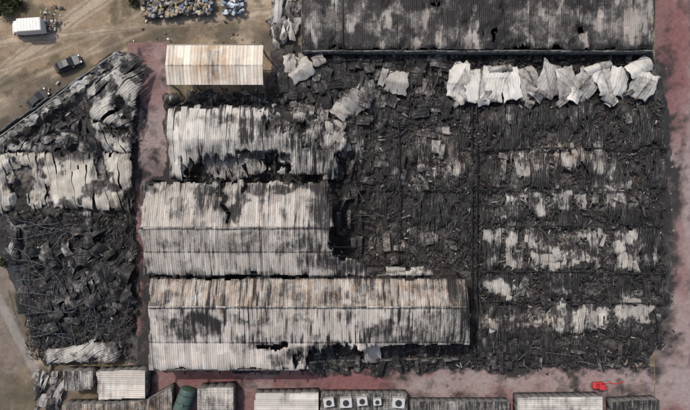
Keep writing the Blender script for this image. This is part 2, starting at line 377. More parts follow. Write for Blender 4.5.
drape(a,[(262,140),(300,108),(335,120),(355,146),(345,176),(330,182),(275,178)],-.25,lambda px,py,X,Y:2.4+2.6*np.abs(fbm(X*.3,Y*.3,3,14)-.5)+fbm(X*.2,Y*.2,2,19),lambda x,y:np.clip(.55+1.0*(fbm(x*.1,y*.1,4,28)-.5),0,1),3,rag=1.2,curl=.8,jit=.2,tilt=.3,warp=1.4,course=4,seed=141,minz=.2,hole=lambda px,py,X,Y:fbm(X*.4,Y*.4,4,297)-.56)
drape(a,[(164,94),(200,90),(262,90),(290,96),(290,106),(164,108)],.1,lambda px,py,X,Y:1.2+1.2*np.abs(fbm(X*.3,Y*.3,3,24)-.5),lambda x,y:np.clip(.3+1.1*(fbm(x*.1,y*.1,4,38)-.5),0,1),1.5,rag=1,curl=.5,jit=.2,tilt=.3,warp=.9,course=3,seed=142,minz=.2,hole=lambda px,py,X,Y:fbm(X*.5,Y*.4,4,97)-.5)
a.build('fallen_roof_sheets',M_coll,main)
a=Acc()
def beam(acc,p,q,w=.14,h=.18,col=(.05,.048,.045)):
    p=np.array(p,float);q=np.array(q,float);d=q-p;L=np.linalg.norm(d);d/=L
    up=np.array([0,0,1.]) if abs(d[2])<.9 else np.array([1.,0,0])
    s=np.cross(d,up);s/=np.linalg.norm(s);u=np.cross(s,d)
    V=[]
    for e in (p,q):
        for (i,j) in ((-1,-1),(1,-1),(1,1),(-1,1)): V.append(e+s*i*w/2+u*j*h/2)
    F=np.array([[0,1,2,3],[7,6,5,4],[0,4,5,1],[1,5,6,2],[2,6,7,3],[3,7,4,0]])
    acc.add(np.array(V),F,np.tile(np.array(col,float),(8,1)))
def pw(px,py,z): 
    x,y=W(px,py,z);return (float(x),float(y),z)
DK=(.022,.021,.021)
for py in range(184,372,9):
    z=float(np.interp(py,[r[0] for r in rows],[r[1] for r in rows]))-.45
    x1=(331+random.uniform(-2,6)) if py<245 else (366 if py<278 else (464 if py<344 else 298+random.uniform(0,40)))
    if py<226:
        beam(a,pw(146,py,z),pw(208,py,z),.12,.16,DK);beam(a,pw(208,py,z),pw(222,py,z-.9),.12,.16,DK);beam(a,pw(222,py,z-.9),pw(240,py,z),.12,.16,DK);beam(a,pw(240,py,z),pw(x1,py,z-.1),.12,.16,DK)
    else: beam(a,pw(146 if py<278 else 151,py,z),pw(x1,py,z-.1-(.8 if py>344 else 0)),.12,.16,DK)
for py in range(108,150,9):
    z=float(np.interp(py,[100,140,179],[4.8,6.0,4.4]))-.35
    beam(a,pw(168,py,z),pw(270,py+random.uniform(-2,2),z-random.uniform(0,.4)),.12,.16,DK)
for px in range(150,470,35):
    r=[r for r in rows if r[0]>=278] if px>335 else rows[1:]
    if px>300: r=[q for q in r if q[0]<350]
    for (y0,z0),(y1,z1) in zip(r[:-1],r[1:]):
        beam(a,pw(px,y0,z0-.8),pw(px,y1,z1-.8),.2,.35,DK)
    for yy in (180,228,278,325,368):
        if px>335 and yy<270 or (px>300 and yy>350): continue
        x,y,_=pw(px,yy,6);addbox(a,x,y,2.75,.35,.35,5.4,DK)
a.build('steel_frame',M_steel,main)
a=Acc()
for (py,z,x0,x1) in [(228,8.0,143,332),(307,7.72,148,468)]:
    x0w,y=W(x0,py,z);x1w,_=W(x1,py,z)
    n=int((x1w-x0w)/2.5)
    for i in range(n):
        xa=x0w+(x1w-x0w)*(i+.5)/n;l=random.uniform(.45,.72)
        if i>n-3 and py==228: continue
        addbox(a,xa,y+random.uniform(-.03,.03),z+random.uniform(0,.03),(x1w-x0w)/n-.05,.3,.04,(l,.3,random.random()))
a.build('ridge_cap',M_sheet,main)
def wallseg(acc,p,q,h,t=.25,z=6):
    (ax,ay,_),(bx,by,_)=pw(*p,z),pw(*q,z)
    L=math.hypot(bx-ax,by-ay);ang=math.atan2(by-ay,bx-ax);n=max(1,int(L/1.2))
    for i in range(n):
        hh=h if not isinstance(h,tuple) else random.uniform(*h)
        f=(i+.5)/n;addbox(acc,ax+(bx-ax)*f,ay+(by-ay)*f,hh/2,L/n-.004,t,hh,(.5,.5,.5),ang)
a=Acc()
wallseg(a,(143.5,182),(143.5,276),5.7);wallseg(a,(150,280),(150,370),5.7);wallseg(a,(150,370.5),(300,370.5),5.6)
wallseg(a,(300,370.5),(465,368),(.6,2.2));wallseg(a,(467,280),(467,344),(4,5.6));wallseg(a,(166,107),(166,178),4.0)
a.build('walls',M_wall,main)
# ---------- collapsed roofs
a=Acc()
def zcol(base,amp,sd):
    return lambda px,py,X,Y: base+amp*(fbm(X*.15,Y*.15,3,sd)-.3)+.6*np.abs(fbm(X*.5,Y*.35,4,sd+2)-.5)
def holeC(th,sd,k=1.0):
    def f(px,py,X,Y):
        return fbm(X*.5,Y*.22,5,sd,.6)-th-ash(px,py)*.14*k
    return f
def litC(px,py): 
    A=ash(px,py)
    big=fbm(px*.045,py*.07,5,64,.6)
    return np.clip(A*1.1+.02+(.2+.9*A)*(fbm(px*.25,py*.07,5,66,.6)-.5)+.3*(big-.5)-.55*A*sm(.49,.58,fbm(px*.09,py*.08,5,67,.62)),0,1)
for i,(y0,y1) in enumerate([(102,149),(148,190),(189,227),(226,272),(271,302),(301,338),(336,354)]):
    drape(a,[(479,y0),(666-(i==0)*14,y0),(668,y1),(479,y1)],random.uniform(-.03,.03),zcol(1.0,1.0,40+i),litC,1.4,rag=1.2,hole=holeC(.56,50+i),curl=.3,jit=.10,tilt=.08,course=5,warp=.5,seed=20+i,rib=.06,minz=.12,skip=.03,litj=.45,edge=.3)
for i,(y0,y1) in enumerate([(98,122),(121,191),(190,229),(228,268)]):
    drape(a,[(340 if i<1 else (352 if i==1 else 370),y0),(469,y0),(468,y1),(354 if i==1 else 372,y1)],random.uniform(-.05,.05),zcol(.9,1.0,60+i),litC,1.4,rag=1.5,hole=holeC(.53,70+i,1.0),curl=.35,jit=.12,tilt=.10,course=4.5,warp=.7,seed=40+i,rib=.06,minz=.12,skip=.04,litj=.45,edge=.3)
drape(a,[(285,55),(450,58),(450,102),(340,118),(290,120)],.3,zcol(.7,1.2,160),litC,1.4,rag=1.5,hole=holeC(.5,170,.6),curl=.5,jit=.25,tilt=.3,course=3.5,warp=1.3,seed=48,rib=.07,minz=.12,skip=.08,litj=.8)
drape(a,[(450,54),(655,54),(655,104),(450,104)],.1,zcol(.5,.8,162),lambda x,y:litC(x,y)*.8,1.2,rag=1.5,hole=holeC(.5,172,.6),curl=.5,jit=.2,tilt=.2,course=3.5,warp=1.0,seed=47,rib=.07,minz=.12,skip=.08,litj=.5)
drape(a,[(300,345),(655,350),(640,366),(300,369)],.1,zcol(.6,1.0,161),litC,1.4,rag=1.3,hole=holeC(.5,171,.6),curl=.4,jit=.2,tilt=.25,course=3,warp=1.0,seed=49,rib=.06,minz=.12,skip=.1,litj=.5)
a.build('collapsed_roof_sheets',M_coll,site)
def torn(acc,px,py,z,w,l,ang,lit,rst,bend=.5,tw=.5,seed=0,folds=0,fs=(.2,.7)):
    nx=max(5,int(w/.11));ny=max(6,int(l/.2))
    u,v=np.meshgrid(np.linspace(-.5,.5,nx),np.linspace(-.5,.5,ny),indexing='ij')
    s=seed*3.7
    e=.12*l*(vn(u*w*2+s,v*0+s,1)-.5)*np.sign(v)*(np.abs(v)>.49)
    e2=.16*w*(vn(v*l*1.5+s,u*0+s,6)-.5)*np.sign(u)*(np.abs(u)>.49)
    x=u*w+e2;y=v*l+e
    zz=bend*(np.cos(v*math.pi*random.uniform(.8,1.6)+random.uniform(-.8,.8)))+tw*u*v*2+random.uniform(-.25,.25)*v*l*.5+random.uniform(-.3,.3)*u*w*.6+.5*min(w,l)*.3*(fbm(u*w*.5+s,v*l*.5,3,5)-.5)+.045*((np.arange(nx)%4<2)[:,None])
    dk=0
    for _ in range(folds):
        th=random.uniform(0,3.14);o=random.uniform(-.3,.3);q=u*w*math.cos(th)+v*l*math.sin(th)-o*min(w,l)
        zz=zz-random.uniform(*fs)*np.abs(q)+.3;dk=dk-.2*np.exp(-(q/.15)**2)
    x=x+.3*(fbm(v*l*.6+s,u*0,2,3)-.5)*w*.4
    c,si=math.cos(ang),math.sin(ang)
    x0,y0=W(px,py,z);X=x*c-y*si+x0;Y=x*si+y*c+y0
    Z=np.maximum(zz+z,.05+.02*u)
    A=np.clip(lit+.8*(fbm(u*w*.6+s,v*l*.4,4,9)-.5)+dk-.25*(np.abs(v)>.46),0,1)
    C=np.stack([A,np.zeros_like(A)+rst,np.zeros_like(A)+random.random()],-1)
    idx=np.arange(X.size).reshape(X.shape)
    F=np.stack([idx[:-1,:-1],idx[1:,:-1],idx[1:,1:],idx[:-1,1:]],-1).reshape(-1,4)
    acc.add(np.stack([X,Y,Z],-1).reshape(-1,3),F,C.reshape(-1,3))
a=Acc();k=0
for n,(x0,y0,x1,y1),wl in [(120,(285,58,450,120),(.5,2.2)),(40,(374,95,465,265),(.5,1.6)),(30,(300,120,365,175),(.5,1.8)),(50,(484,100,662,350),(.5,1.5)),(26,(284,56,330,90),(.8,2.2)),(50,(300,345,400,368),(.4,1.4)),(40,(190,150,345,180),(.5,1.8)),(50,(400,346,655,366),(.3,1.1)),(16,(336,180,368,250),(.4,1.2)),(50,(310,50,655,62),(.4,1.4))]:
    for i in range(n):
        k+=1;px=random.uniform(x0,x1);py=random.uniform(y0,y1)
        A=float(ash(np.array([px]),np.array([py]))[0])
        torn(a,px,py,random.uniform(.8,1.4),random.uniform(*wl),random.uniform(1,3.5),random.choice([0,0,.2,-.2,1.5])+random.uniform(-.3,.3),A*.9+random.uniform(-.1,.3)*random.random()+.03,random.choice([.1,.2,.6]),random.uniform(-.1,.25),random.uniform(-.25,.25),k)
for (px,py,w,l,an,lt) in [(300,70,4,3.5,.5,.9),(290,64,2,3,.1,.85),(397,82,3.5,3.6,-.2,.9),(383,77,1,3,-.3,.85),(352,104,4.5,3.8,.6,.65),(340,112,2,3,.9,.7),(365,98,3,2.5,1.2,.5),(372,352,2.5,3,.2,.8),(337,136,2,5,-.2,.5),(418,271,2,1.5,.1,.8),(395,271,3,1.4,.0,.8),(318,60,2,2,.4,.7),(328,138,3,4,.3,.5)]:
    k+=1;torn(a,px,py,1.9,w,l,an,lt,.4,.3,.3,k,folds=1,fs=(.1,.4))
a.build('torn_roof_sheets',M_sheetx,site)
a=Acc()
specs=[(458,80,3.2,6.2,-.12),(474,86,3.2,5.8,.12),(492,84,4.0,5.6,-.3),(510,84,3.2,5.6,.2),(528,82,3.8,5.2,.45),(548,80,3.8,5.4,-.35),(566,82,3.6,5.0,.25),(585,84,3.6,5,-.5),(602,80,3.4,5.0,.3),(618,82,3.4,4.8,-.2),(638,68,4.4,2.6,.5),(642,86,3.6,4.2,-.4),(598,68,4.5,1.4,.3),(536,94,2,3,.9),(484,99,3,2,.3),(500,70,3.4,1.4,.2),(572,96,2,2.5,1.1),(462,98,2.5,2,.6),(610,98,2.5,1.8,-.6)]
for j,(px,py,w,l,an) in enumerate(specs):
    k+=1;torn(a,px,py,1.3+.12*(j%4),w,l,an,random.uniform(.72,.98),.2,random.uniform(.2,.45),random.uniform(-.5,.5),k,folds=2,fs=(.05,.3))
for i in range(14):
    k+=1;torn(a,random.uniform(452,650),random.uniform(88,104),random.uniform(1.0,1.5),random.uniform(.6,1.6),random.uniform(1,3),random.uniform(-1.2,1.2),random.uniform(.3,.8),.25,.2,.3,k,folds=1,fs=(.1,.3))
a.build('crumpled_awning_sheets',M_awn,site)
# ---------- left collapsed hall
a=Acc()
def litL(px,py):
    v=blobs(px,py,[(50,185,90,34,.9),(20,160,40,22,.88),(100,90,44,38,.78),(75,150,50,8,.45),(60,130,50,10,.36),(118,120,24,24,.78),(40,200,40,8,.95),(115,165,16,30,.9),(80,100,16,8,.45)],.42,8)
    return np.clip(v+.3*(fbm(px*.05+py*.06,py*.02-px*.01,3,44)-.5)-.5*sm(.53,.65,fbm(px*.08,py*.08,5,45,.6)),0,1)
zl=lambda b,am,sd:(lambda px,py,X,Y: b+am*(fbm(X*.14,Y*.14,2,sd)-.4)+1.1*np.abs(fbm(X*.3,Y*.3,3,sd+3)-.5))
drape(a,[(-40,165),(0,156),(46,148),(90,150),(131,149),(130,212),(90,210),(45,208),(0,215),(-40,202)],.12,zl(1.8,2.0,81),litL,2.2,rag=.8,curl=.7,jit=.12,tilt=.08,warp=.9,course=9,seed=61,rib=.035,hole=lambda px,py,X,Y:fbm(X*.3,Y*.2,4,90)-.72,minz=.2,rust=lambda x,y:.4+0*x)
drape(a,[(0,142),(30,118),(60,122),(84,138),(60,150),(20,152),(-30,165)],-.5,zl(1.8,1.6,84),litL,2,rag=.8,curl=.7,jit=.2,tilt=.2,warp=.8,course=6,seed=62,hole=lambda px,py,X,Y:fbm(X*.4,Y*.3,4,92)-.58,minz=.2)
drape(a,[(56,98),(100,68),(126,50),(144,60),(142,84),(133,110),(131,128),(110,124),(80,116)],-.85,zl(2.0,1.8,86),litL,2.6,rag=.6,curl=.7,jit=.12,tilt=.1,warp=1.0,course=8,seed=63,rib=.035,hole=lambda px,py,X,Y:fbm(X*.3,Y*.25,4,95)-.68,minz=.2)
drape(a,[(80,118),(132,126),(132,152),(96,152),(76,140)],.4,zl(1.6,1.6,87),litL,2,rag=.6,curl=.7,jit=.15,tilt=.12,warp=1.0,course=6,seed=64,hole=lambda px,py,X,Y:fbm(X*.3,Y*.25,4,96)-.6,minz=.2)
drape(a,[(40,352),(70,346),(118,338),(121,352),(112,362),(70,366),(44,366)],-1.1,zl(1.6,1.2,88),lambda x,y:np.clip(.55+.8*(fbm(x*.08,y*.08,4,4)-.45),0,1),2,rag=.8,curl=.6,jit=.2,tilt=.15,warp=.8,course=5,seed=65,rib=.035,minz=.2)
dk=lambda x,y:np.clip(.18+.7*(fbm(x*.08,y*.05,4,7,.6)-.5)+.3*sm(.58,.72,fbm(x*.08,y*.08,4,70)),0,1)
for i,(pl,an) in enumerate([([(0,212),(40,208),(70,240),(60,290),(20,300),(0,260)],.5),([(55,212),(132,212),(134,262),(70,268)],-.3),([(30,285),(90,268),(134,270),(134,335),(60,350),(32,330)],.35),([(10,250),(60,250),(60,330),(34,340)],1.2),([(60,240),(110,235),(125,300),(70,320)],-1.0)]):
    drape(a,pl,an,zl(.9,2.2,130+i),dk,1.5,rag=1.2,curl=.6,jit=.1,tilt=.14,warp=2.6,course=7,seed=70+i,hole=lambda px,py,X,Y:fbm(X*.35,Y*.3,4,98)-.62,rust=lambda x,y:0*x,minz=.12,litj=.4,rib=.09)
a.build('collapsed_roof_sheets',M_collL,left)
a=Acc()
for i in range(80):
    k+=1;px=random.uniform(5,132);py=random.choice([random.uniform(110,148),random.uniform(215,360),random.uniform(215,300)])
    if px<60 and py<150-px*.6+10: continue
    if px<40 and py>280+px*1.2: continue
    torn(a,px,py,random.uniform(.6,1.3),random.uniform(.5,2.2),random.uniform(1.5,4.5),random.uniform(-1.6,1.6),random.uniform(.0,.3)+(.25 if py<150 else 0),.05,.6,.5,k,folds=1)
for i in range(22):
    f=i/21;px=2+f*116;py=142-f*84;k+=1
    torn(a,px,py,1.8,random.uniform(.8,1.6),random.uniform(1.2,2.4),-.9+random.uniform(-.4,.4),random.uniform(.4,.9),.2,.3,.4,k,folds=1)
a.build('torn_roof_sheets',M_sheetx,left)
# ---------- beams
def poly_beam(acc,px,py,z,L,ang,amp,col,w=.12,n=7,dz=0,flatz=False):
    x,y=W(px,py,z);p=np.array([float(x),float(y),z]);a0=ang
    for i in range(n):
        a0+=random.uniform(-amp,amp)
        if flatz: a0=ang+(a0-ang)*.6
        q=p+np.array([math.cos(a0)*L/n,math.sin(a0)*L/n,random.uniform(-.25,.25)*L/n*.6*(.2 if flatz else 1)+dz]);q[2]=max(q[2],.3)
        if not(flatz and random.random()<.12): beam(acc,p,q,w,w,col)
        p=q
a=Acc()
for i in range(80):
    zn=random.choice([(374,95,440,255),(488,110,640,340),(488,110,640,340),(285,60,430,115),(400,345,620,362),(340,180,366,240)])
    l=random.choice([.02,.03,.05,.1])
    poly_beam(a,random.uniform(zn[0],zn[2]),random.uniform(zn[1],zn[3]),random.uniform(1.2,1.9),random.uniform(1.5,5),random.choice([0,0,1.57,1.57,.5,2.4])+random.uniform(-.3,.3),random.uniform(.05,.35),(l,l*.95,l*.93),random.uniform(.05,.12))
for px_ in (398,471,477):
    poly_beam(a,px_,265 if px_<470 else 345,1.8,(265-120)/6 if px_<470 else 39,1.57,.03,(.018,.0175,.018),.2,14,flatz=True)
for py_ in (122,190): poly_beam(a,396,py_,1.8,12,0,.03,(.022,.022,.022),.18,10,flatz=True)
for py_ in (148.5,189.5,226.5,271.5,301.5): poly_beam(a,480,py_,1.6,30.5,0,.04,(.022,.022,.022),.15,16,flatz=True)
a.build('twisted_beams',M_steel,site)
a=Acc()
for i in range(12):
    poly_beam(a,4+i*1.9,215+i*11,1.6,random.uniform(5,12),random.uniform(-.3,.2),.25,(.09,.10,.115),.08,10)
for i in range(10):
    poly_beam(a,20+i*11,345-abs(i-5)*4,1.4,random.uniform(5,12),1.57+random.uniform(-.4,.4),.25,(.07,.08,.095),.08,10)
poly_beam(a,-2,138,2.2,24,.62,.02,(.2,.2,.19),.16,12)
a.build('twisted_beams',M_steel,left)
# ---------- shards
def shards(name,N_,boxes,mat,par,smin=.05,smax=.4,lightp=.25):
    b=np.array(boxes,float);ar=(b[:,2]-b[:,0])*(b[:,3]-b[:,1]);ch=rng.choice(len(b),N_,p=ar/ar.sum())
    px=b[ch,0]+rng.random(N_)*(b[ch,2]-b[ch,0]);py=b[ch,1]+rng.random(N_)*(b[ch,3]-b[ch,1])
    ok=pit(px,py)<rng.uniform(.1,1.3,N_);px=px[ok];py=py[ok];N_=len(px)
    X,Y=W(px,py,.8);Z=rubz(X,Y)+rng.random(N_)*.5+.05
    s=smin+(smax-smin)*rng.random(N_)**3;asp=1+rng.random(N_)**2*5
    R=rng.normal(size=(N_,3))*.7;R[:,2]=np.abs(R[:,2])+1.0;R/=np.linalg.norm(R,axis=1)[:,None]
    T=rng.normal(size=(N_,3));T-=R*(T*R).sum(1)[:,None];T/=np.linalg.norm(T,axis=1)[:,None];B=np.cross(R,T)
    O=np.stack([X,Y,Z],1);tt=T*(s*asp)[:,None]*.5;bb=B*s[:,None]*.5;th=R*.03
    c=[O-tt-bb,O+tt-bb,O+tt+bb*rng.uniform(.3,1,(N_,1)),O-tt+bb]
    V=np.stack(c+[q+th for q in c],1).reshape(-1,3)
    base=np.array([[4,5,6,7],[0,1,5,4],[1,2,6,5],[2,3,7,6],[3,0,4,7]])
    F=(base[None]+8*np.arange(N_)[:,None,None]).reshape(-1,4)
    A=ash(px,py);u=rng.random(N_);li=np.where(u<lightp*(.2+2.0*A),rng.uniform(.08,.32,N_),rng.uniform(.014,.07,N_))*(1-.6*pit(px,py))  # fragments inside the void coloured darker, as painted shade
    col=np.stack([li,li*.96,li*.92],1)
    rr=rng.random(N_)<.08;col[rr]=np.stack([li[rr]*.5+.03,li[rr]*.3+.019,li[rr]*.2+.014],1)
    a=Acc();a.add(V,F,np.repeat(col,8,0));return a.build(name,mat,par)
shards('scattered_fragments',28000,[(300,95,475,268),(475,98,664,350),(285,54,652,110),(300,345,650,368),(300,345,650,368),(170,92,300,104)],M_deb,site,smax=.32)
shards('scattered_fragments',7000,[(25,215,132,360),(60,105,135,150)],M_deb,left,lightp=.08,smax=.3)
def litter(name,N_,boxes,mat,cols,smin=.05,smax=.3):
    b=np.array(boxes,float);ar=(b[:,2]-b[:,0])*(b[:,3]-b[:,1]);ch=rng.choice(len(b),N_,p=ar/ar.sum())
    a=Acc()
    px=b[ch,0]+rng.random(N_)*(b[ch,2]-b[ch,0]);py=b[ch,1]+rng.random(N_)*(b[ch,3]-b[ch,1])
    X,Y=W(px,py,0)
    for i in range(N_):
        s=smin+(smax-smin)*random.random()**4;c=random.choice(cols);l=random.uniform(.6,1.3)
        addbox(a,X[i],Y[i],.02,s*random.uniform(1,2.5),s,s*.2,[q*l for q in c],random.uniform(0,3.1))
    return a.build(name,mat)
litter('yard_litter',500,[(650,50,676,360),(265,364,660,376),(136,45,150,375)],M_deb,[(.04,.04,.04),(.2,.19,.17),(.05,.05,.05)])
litter('scattered_litter',130,[(130,20,300,45),(20,80,60,110),(225,86,290,100)],M_deb,[(.5,.49,.46),(.2,.16,.12),(.06,.05,.04)],.05,.35)
# ---------- annex roof at top
top=empty('fire_damaged_annex')
def litT(px,py):
    v=blobs(px,py,[(400,20,60,18,.42),(480,30,60,14,.26),(560,15,60,18,.36),(620,30,30,16,.43),(320,20,16,20,.46),(360,40,20,8,.18),(450,8,60,5,.18),(520,42,60,4,.5),(600,8,30,4,.18)],.28,18)
    v=v+.6*(fbm(px*.02,py*.06,6,17,.62)-.5)+.35*sm(.58,.72,fbm(px*.12,py*.04,5,18,.6))-.3*sm(.5,.66,fbm(px*.04,py*.05,5,118,.6))-.2*sm(40,50,py)*fbm(px*.1,py*.1,3,9)
    return np.clip(v-.3*(np.abs(px-343)<1)-.15*(np.abs(((px-343)/62)%1)<.02),0,1)
a=Acc()
def holeT(px,py,X,Y):
    return fbm(X*.35,Y*.25,5,226,.6)-.80+.14*sm(36,50,py)
drape(a,[(301,-30),(655,-30),(655,50),(301,50)],0,lambda px,py,X,Y:3.2+.5*fbm(X*.2,Y*.2,3,3)+np.interp(py,[-30,50],[.6,0]),litT,3.4,rag=.25,jit=.06,warp=.15,course=8,seed=90,rib=.022,hole=holeT,curl=.3,rust=lambda x,y:.4+0*x,litj=.25)
a.build('roof',M_slab,top)
a=Acc();wallseg(a,(301.5,-28),(301.5,49.5),2.9,z=3.3);wallseg(a,(654,-28),(654,49.5),2.9,z=3.3);wallseg(a,(304,50),(652,50),2.9,z=3.3);wallseg(a,(304,-29),(652,-29),3.4,z=3.3)
a.build('walls',M_wall,top)
a=Acc()
x0,y0=W(301,51,3.5);x1,_=W(655,51,3.5)
for i in range(34):
    f=(i+.5)/34;l=random.uniform(.04,.2)
    if random.random()<.12: continue
    addbox(a,x0+(x1-x0)*f,float(y0)+random.uniform(-.07,.07),3.4+random.uniform(-.05,.05),(x1-x0)/34-.03,.15,.14,(l,l,l*.95),random.uniform(-.05,.05))
addbox(a,float(W(343,10,3.8)[0]),float(W(343,10,3.8)[1]),3.85,.12,13.2,.2,(.03,.03,.03))
a.build('parapet',M_steel,top)
a=Acc();x0,y0=W(478,10,0);addbox(a,float(x0),float(y0),.06,58,13,.1,(.012,.012,.012));a.build('floor_slab',M_steel,top)
# ---------- cream shed
shed=empty('open_sided_shed')
a=Acc()
litW=lambda px,py: np.clip(.98-.16*(fbm(px*.5,py*.02,2,3)>.55)-.25*(np.abs(py-66.5)<.6)+.14*(fbm(px*.1,py*.1,4,2)-.5)-.35*(1-sm(2,10,np.abs(px-214)))*(py>50)*.6,0,1)
drape(a,[(166,44),(263,44),(263,85),(166,85)],0,zrow([(40,4.9),(44,5),(66,5.9),(85,5),(90,4.8)]),litW,5.4,rag=.06,jit=.02,seed=95,rust=lambda x,y:.35+.6*(fbm(x*.06,y*.06,3,1)-.5)+.7*(1-sm(4,30,np.abs(x-214))),strip=1.1,nrib=2)
a.build('roof',M_sheetw,shed)
a=Acc()
for px_ in (168,192,216,240,261):
    for py_ in (46,83):
        x,y,_=pw(px_,py_,5.2);addbox(a,x,y,2.35,.22,.22,4.7,(.25,.24,.22))
    beam(a,pw(px_,45,4.85),pw(px_,66,5.7),.14,.2,(.2,.2,.2));beam(a,pw(px_,66,5.7),pw(px_,84,4.85),.14,.2,(.2,.2,.2))
for py_ in (45,84): beam(a,pw(167,py_,4.85),pw(262,py_,4.85),.12,.2,(.3,.28,.25))
a.build('frame',M_steel,shed)
# ---------- bottom buildings
def smallroof(name,poly,z,lit,ang=0,rst=.2,mat=None,rag=0.08,slope=0):
    e=empty(name);a=Acc()
    cx=sum(p[0] for p in poly)/len(poly)
    drape(a,poly,ang,lambda px,py,X,Y:z+slope*(px-cx)/20,lambda x,y:np.clip(lit+.8*(fbm(x*.08,y*.08,5,int(cx),.6)-.5),0,1),z,rag=rag,jit=.03,seed=int(cx)+3,rust=lambda x,y:rst+0*x)
    a.build('roof',mat or M_sheet,e)
    b=Acc();n=len(poly)
    q=[(p[0]+(1.2 if p[0]<cx else -1.2),p[1]+(1.2 if p[1]<sum(r[1] for r in poly)/n else -1.2)) for p in poly]
    for i in range(n): wallseg(b,q[i],q[(i+1)%n],z-.15-abs(slope)*1.2,z=z)
    b.build('walls',M_wall,e);return e
smallroof('lean_to_store',[(95,371),(146,369),(146,398),(98,400)],2.6,.84,1.57,.3,slope=.1)
smallroof('brick_outbuilding',[(62,370),(93,370),(93,390),(64,391)],2.4,.4)
smallroof('workshop_building',[(118,402),(146,400),(172,386),(172,440),(60,440),(62,404)],2.3,.5,0,1)
smallroof('office_building',[(197,388),(234,386),(234,440),(197,440)],2.8,.66,1.57,.3)
smallroof('canteen_building',[(254,393),(319,392),(319,440),(254,440)],2.4,.95,1.57,.15)
smallroof('plant_room_building',[(320.5,393),(408,393),(408,440),(320.5,440)],2.0,.42,1.57,.1)
smallroof('guard_house',[(517,397),(603,396),(603,440),(517,440)],2.4,.76,1.57,.15)
smallroof('entrance_kiosk',[(612,401),(660,399),(660,440),(612,440)],2.2,.25)
smallroof('soot_covered_store',[(410,401),(510,401),(510,440),(410,440)],2.0,.33)
M_ac=flat('ac_casing',(.42,.42,.40),.5);M_dark=flat('dark_grille',(.02,.02,.02),.6);M_black=flat('black_paint',(.02,.02,.022),.3,0,.2)
import bmesh
from mathutils import Matrix,Vector
def obj(name,f,mat,par=None):
    bm=bmesh.new();f(bm);me=bpy.data.meshes.new(name);bmesh.ops.recalc_face_normals(bm,faces=bm.faces[:]);bm.to_mesh(me);bm.free()
    me.materials.append(mat);o=bpy.data.objects.new(name,me);bpy.context.scene.collection.objects.link(o)
    if par:o.parent=par
    return o
def bbox(bm,c,s,bev=.0):
    r=bmesh.ops.create_cube(bm,size=1,matrix=Matrix.Translation(c)@Matrix.Diagonal((*s,1)))
    if bev:
        es=list({e for v in r['verts'] for e in v.link_edges});bmesh.ops.bevel(bm,geom=es,offset=bev,segments=2,affect='EDGES')
def bcyl(bm,c,r,d,axis='Z',seg=20,r2=None):
    R={'Z':Matrix(),'Y':Matrix.Rotation(math.pi/2,4,'X'),'X':Matrix.Rotation(math.pi/2,4,'Y')}[axis]
    bmesh.ops.create_cone(bm,cap_ends=True,segments=seg,radius1=r,radius2=r if r2 is None else r2,depth=d,matrix=Matrix.Translation(c)@R)
def place(e,px,py,z,rot):
    x,y=W(px,py,z);e.location=(float(x),float(y),z);e.rotation_euler=(0,0,rot)
for i,(px_,s) in enumerate([(329,1.7),(346,1.9),(362,1.7),(377,1.3),(398,2.0)]):
    e=empty('rooftop_ac_unit')
    obj('casing',lambda bm:(bbox(bm,(0,0,.55),(s,s*.8,.9),.05),bbox(bm,(0,0,.06),(s*.8,s*.6,.1))),M_ac,e)
    obj('fan_grille',lambda bm:(bcyl(bm,(0,0,1.02),s*.27,.05),),M_dark,e)
    obj('fan_blades',lambda bm:(bbox(bm,(0,0,1.07),(s*.5,.06,.03)),bbox(bm,(0,0,1.072),(.06,s*.5,.03)),bcyl(bm,(0,0,1.1),.12,.08)),M_dark,e)
    place(e,px_,400+random.uniform(-1,1),2.05,random.uniform(-.15,.15))
M_tank=flat('tank_green',(.05,.085,.07),.5,0,.4,2);e=empty('storage_tank')
def tk(bm):
    bcyl(bm,(0,0,0),1.35,4.2,'Y',32);
    for s in(-1,1): bmesh.ops.create_uvsphere(bm,u_segments=32,v_segments=16,radius=1.35,matrix=Matrix.Translation((0,2.1*s,0))@Matrix.Diagonal((1,.35,1,1)))
    bcyl(bm,(0,0,1.4),.35,.3);bbox(bm,(0,-1.3,-1.2),(2,.3,1.2));bbox(bm,(0,1.3,-1.2),(2,.3,1.2))
obj('tank_shell',tk,M_tank,e)
obj('bands',lambda bm:[bcyl(bm,(0,y,0),1.38,.1,'Y',32) for y in(-1.5,0,1.5)],M_black,e)
place(e,184,402,1.85,-.35)
# ---------- vehicles
M_glass=flat('vehicle_glass',(.015,.018,.02),.08,0,.1);M_tyre=flat('tyre_rubber',(.02,.02,.02),.85);M_white=flat('white_paint',(.62,.60,.56),.5,0,.22,2);M_grey=flat('hub_metal',(.4,.4,.4),.4,.6);M_lamp=flat('lamp_glass',(.7,.7,.65),.1);M_red=flat('red_paint',(.42,.03,.03),.4,0,.2);M_tail=flat('tail_lamp',(.35,.02,.02),.2)
def loft(bm,secs):
    rings=[]
    for (x,w,z0,z1,r) in secs:
        pts=[(-w,z0),(-w,z1-r),(-w+r*.35,z1-r*.35),(-w+r*1.1,z1),(w-r*1.1,z1),(w-r*.35,z1-r*.35),(w,z1-r),(w,z0)]
        rings.append([bm.verts.new((x,p,z)) for p,z in pts])
    for a_,b_ in zip(rings[:-1],rings[1:]):
        for i in range(8): bm.faces.new([a_[i],a_[(i+1)%8],b_[(i+1)%8],b_[i]])
    bm.faces.new(rings[0][::-1]);bm.faces.new(rings[-1])
def wheels(e,xs,w,r=.33):
    obj('tyres',lambda bm:[bcyl(bm,(x,s*(w-.1),r),r,.22,'Y',24) for x in xs for s in(-1,1)],M_tyre,e)
    obj('hubs',lambda bm:[bcyl(bm,(x,s*(w+.012),r),r*.55,.03,'Y',16) for x in xs for s in(-1,1)],M_grey,e)
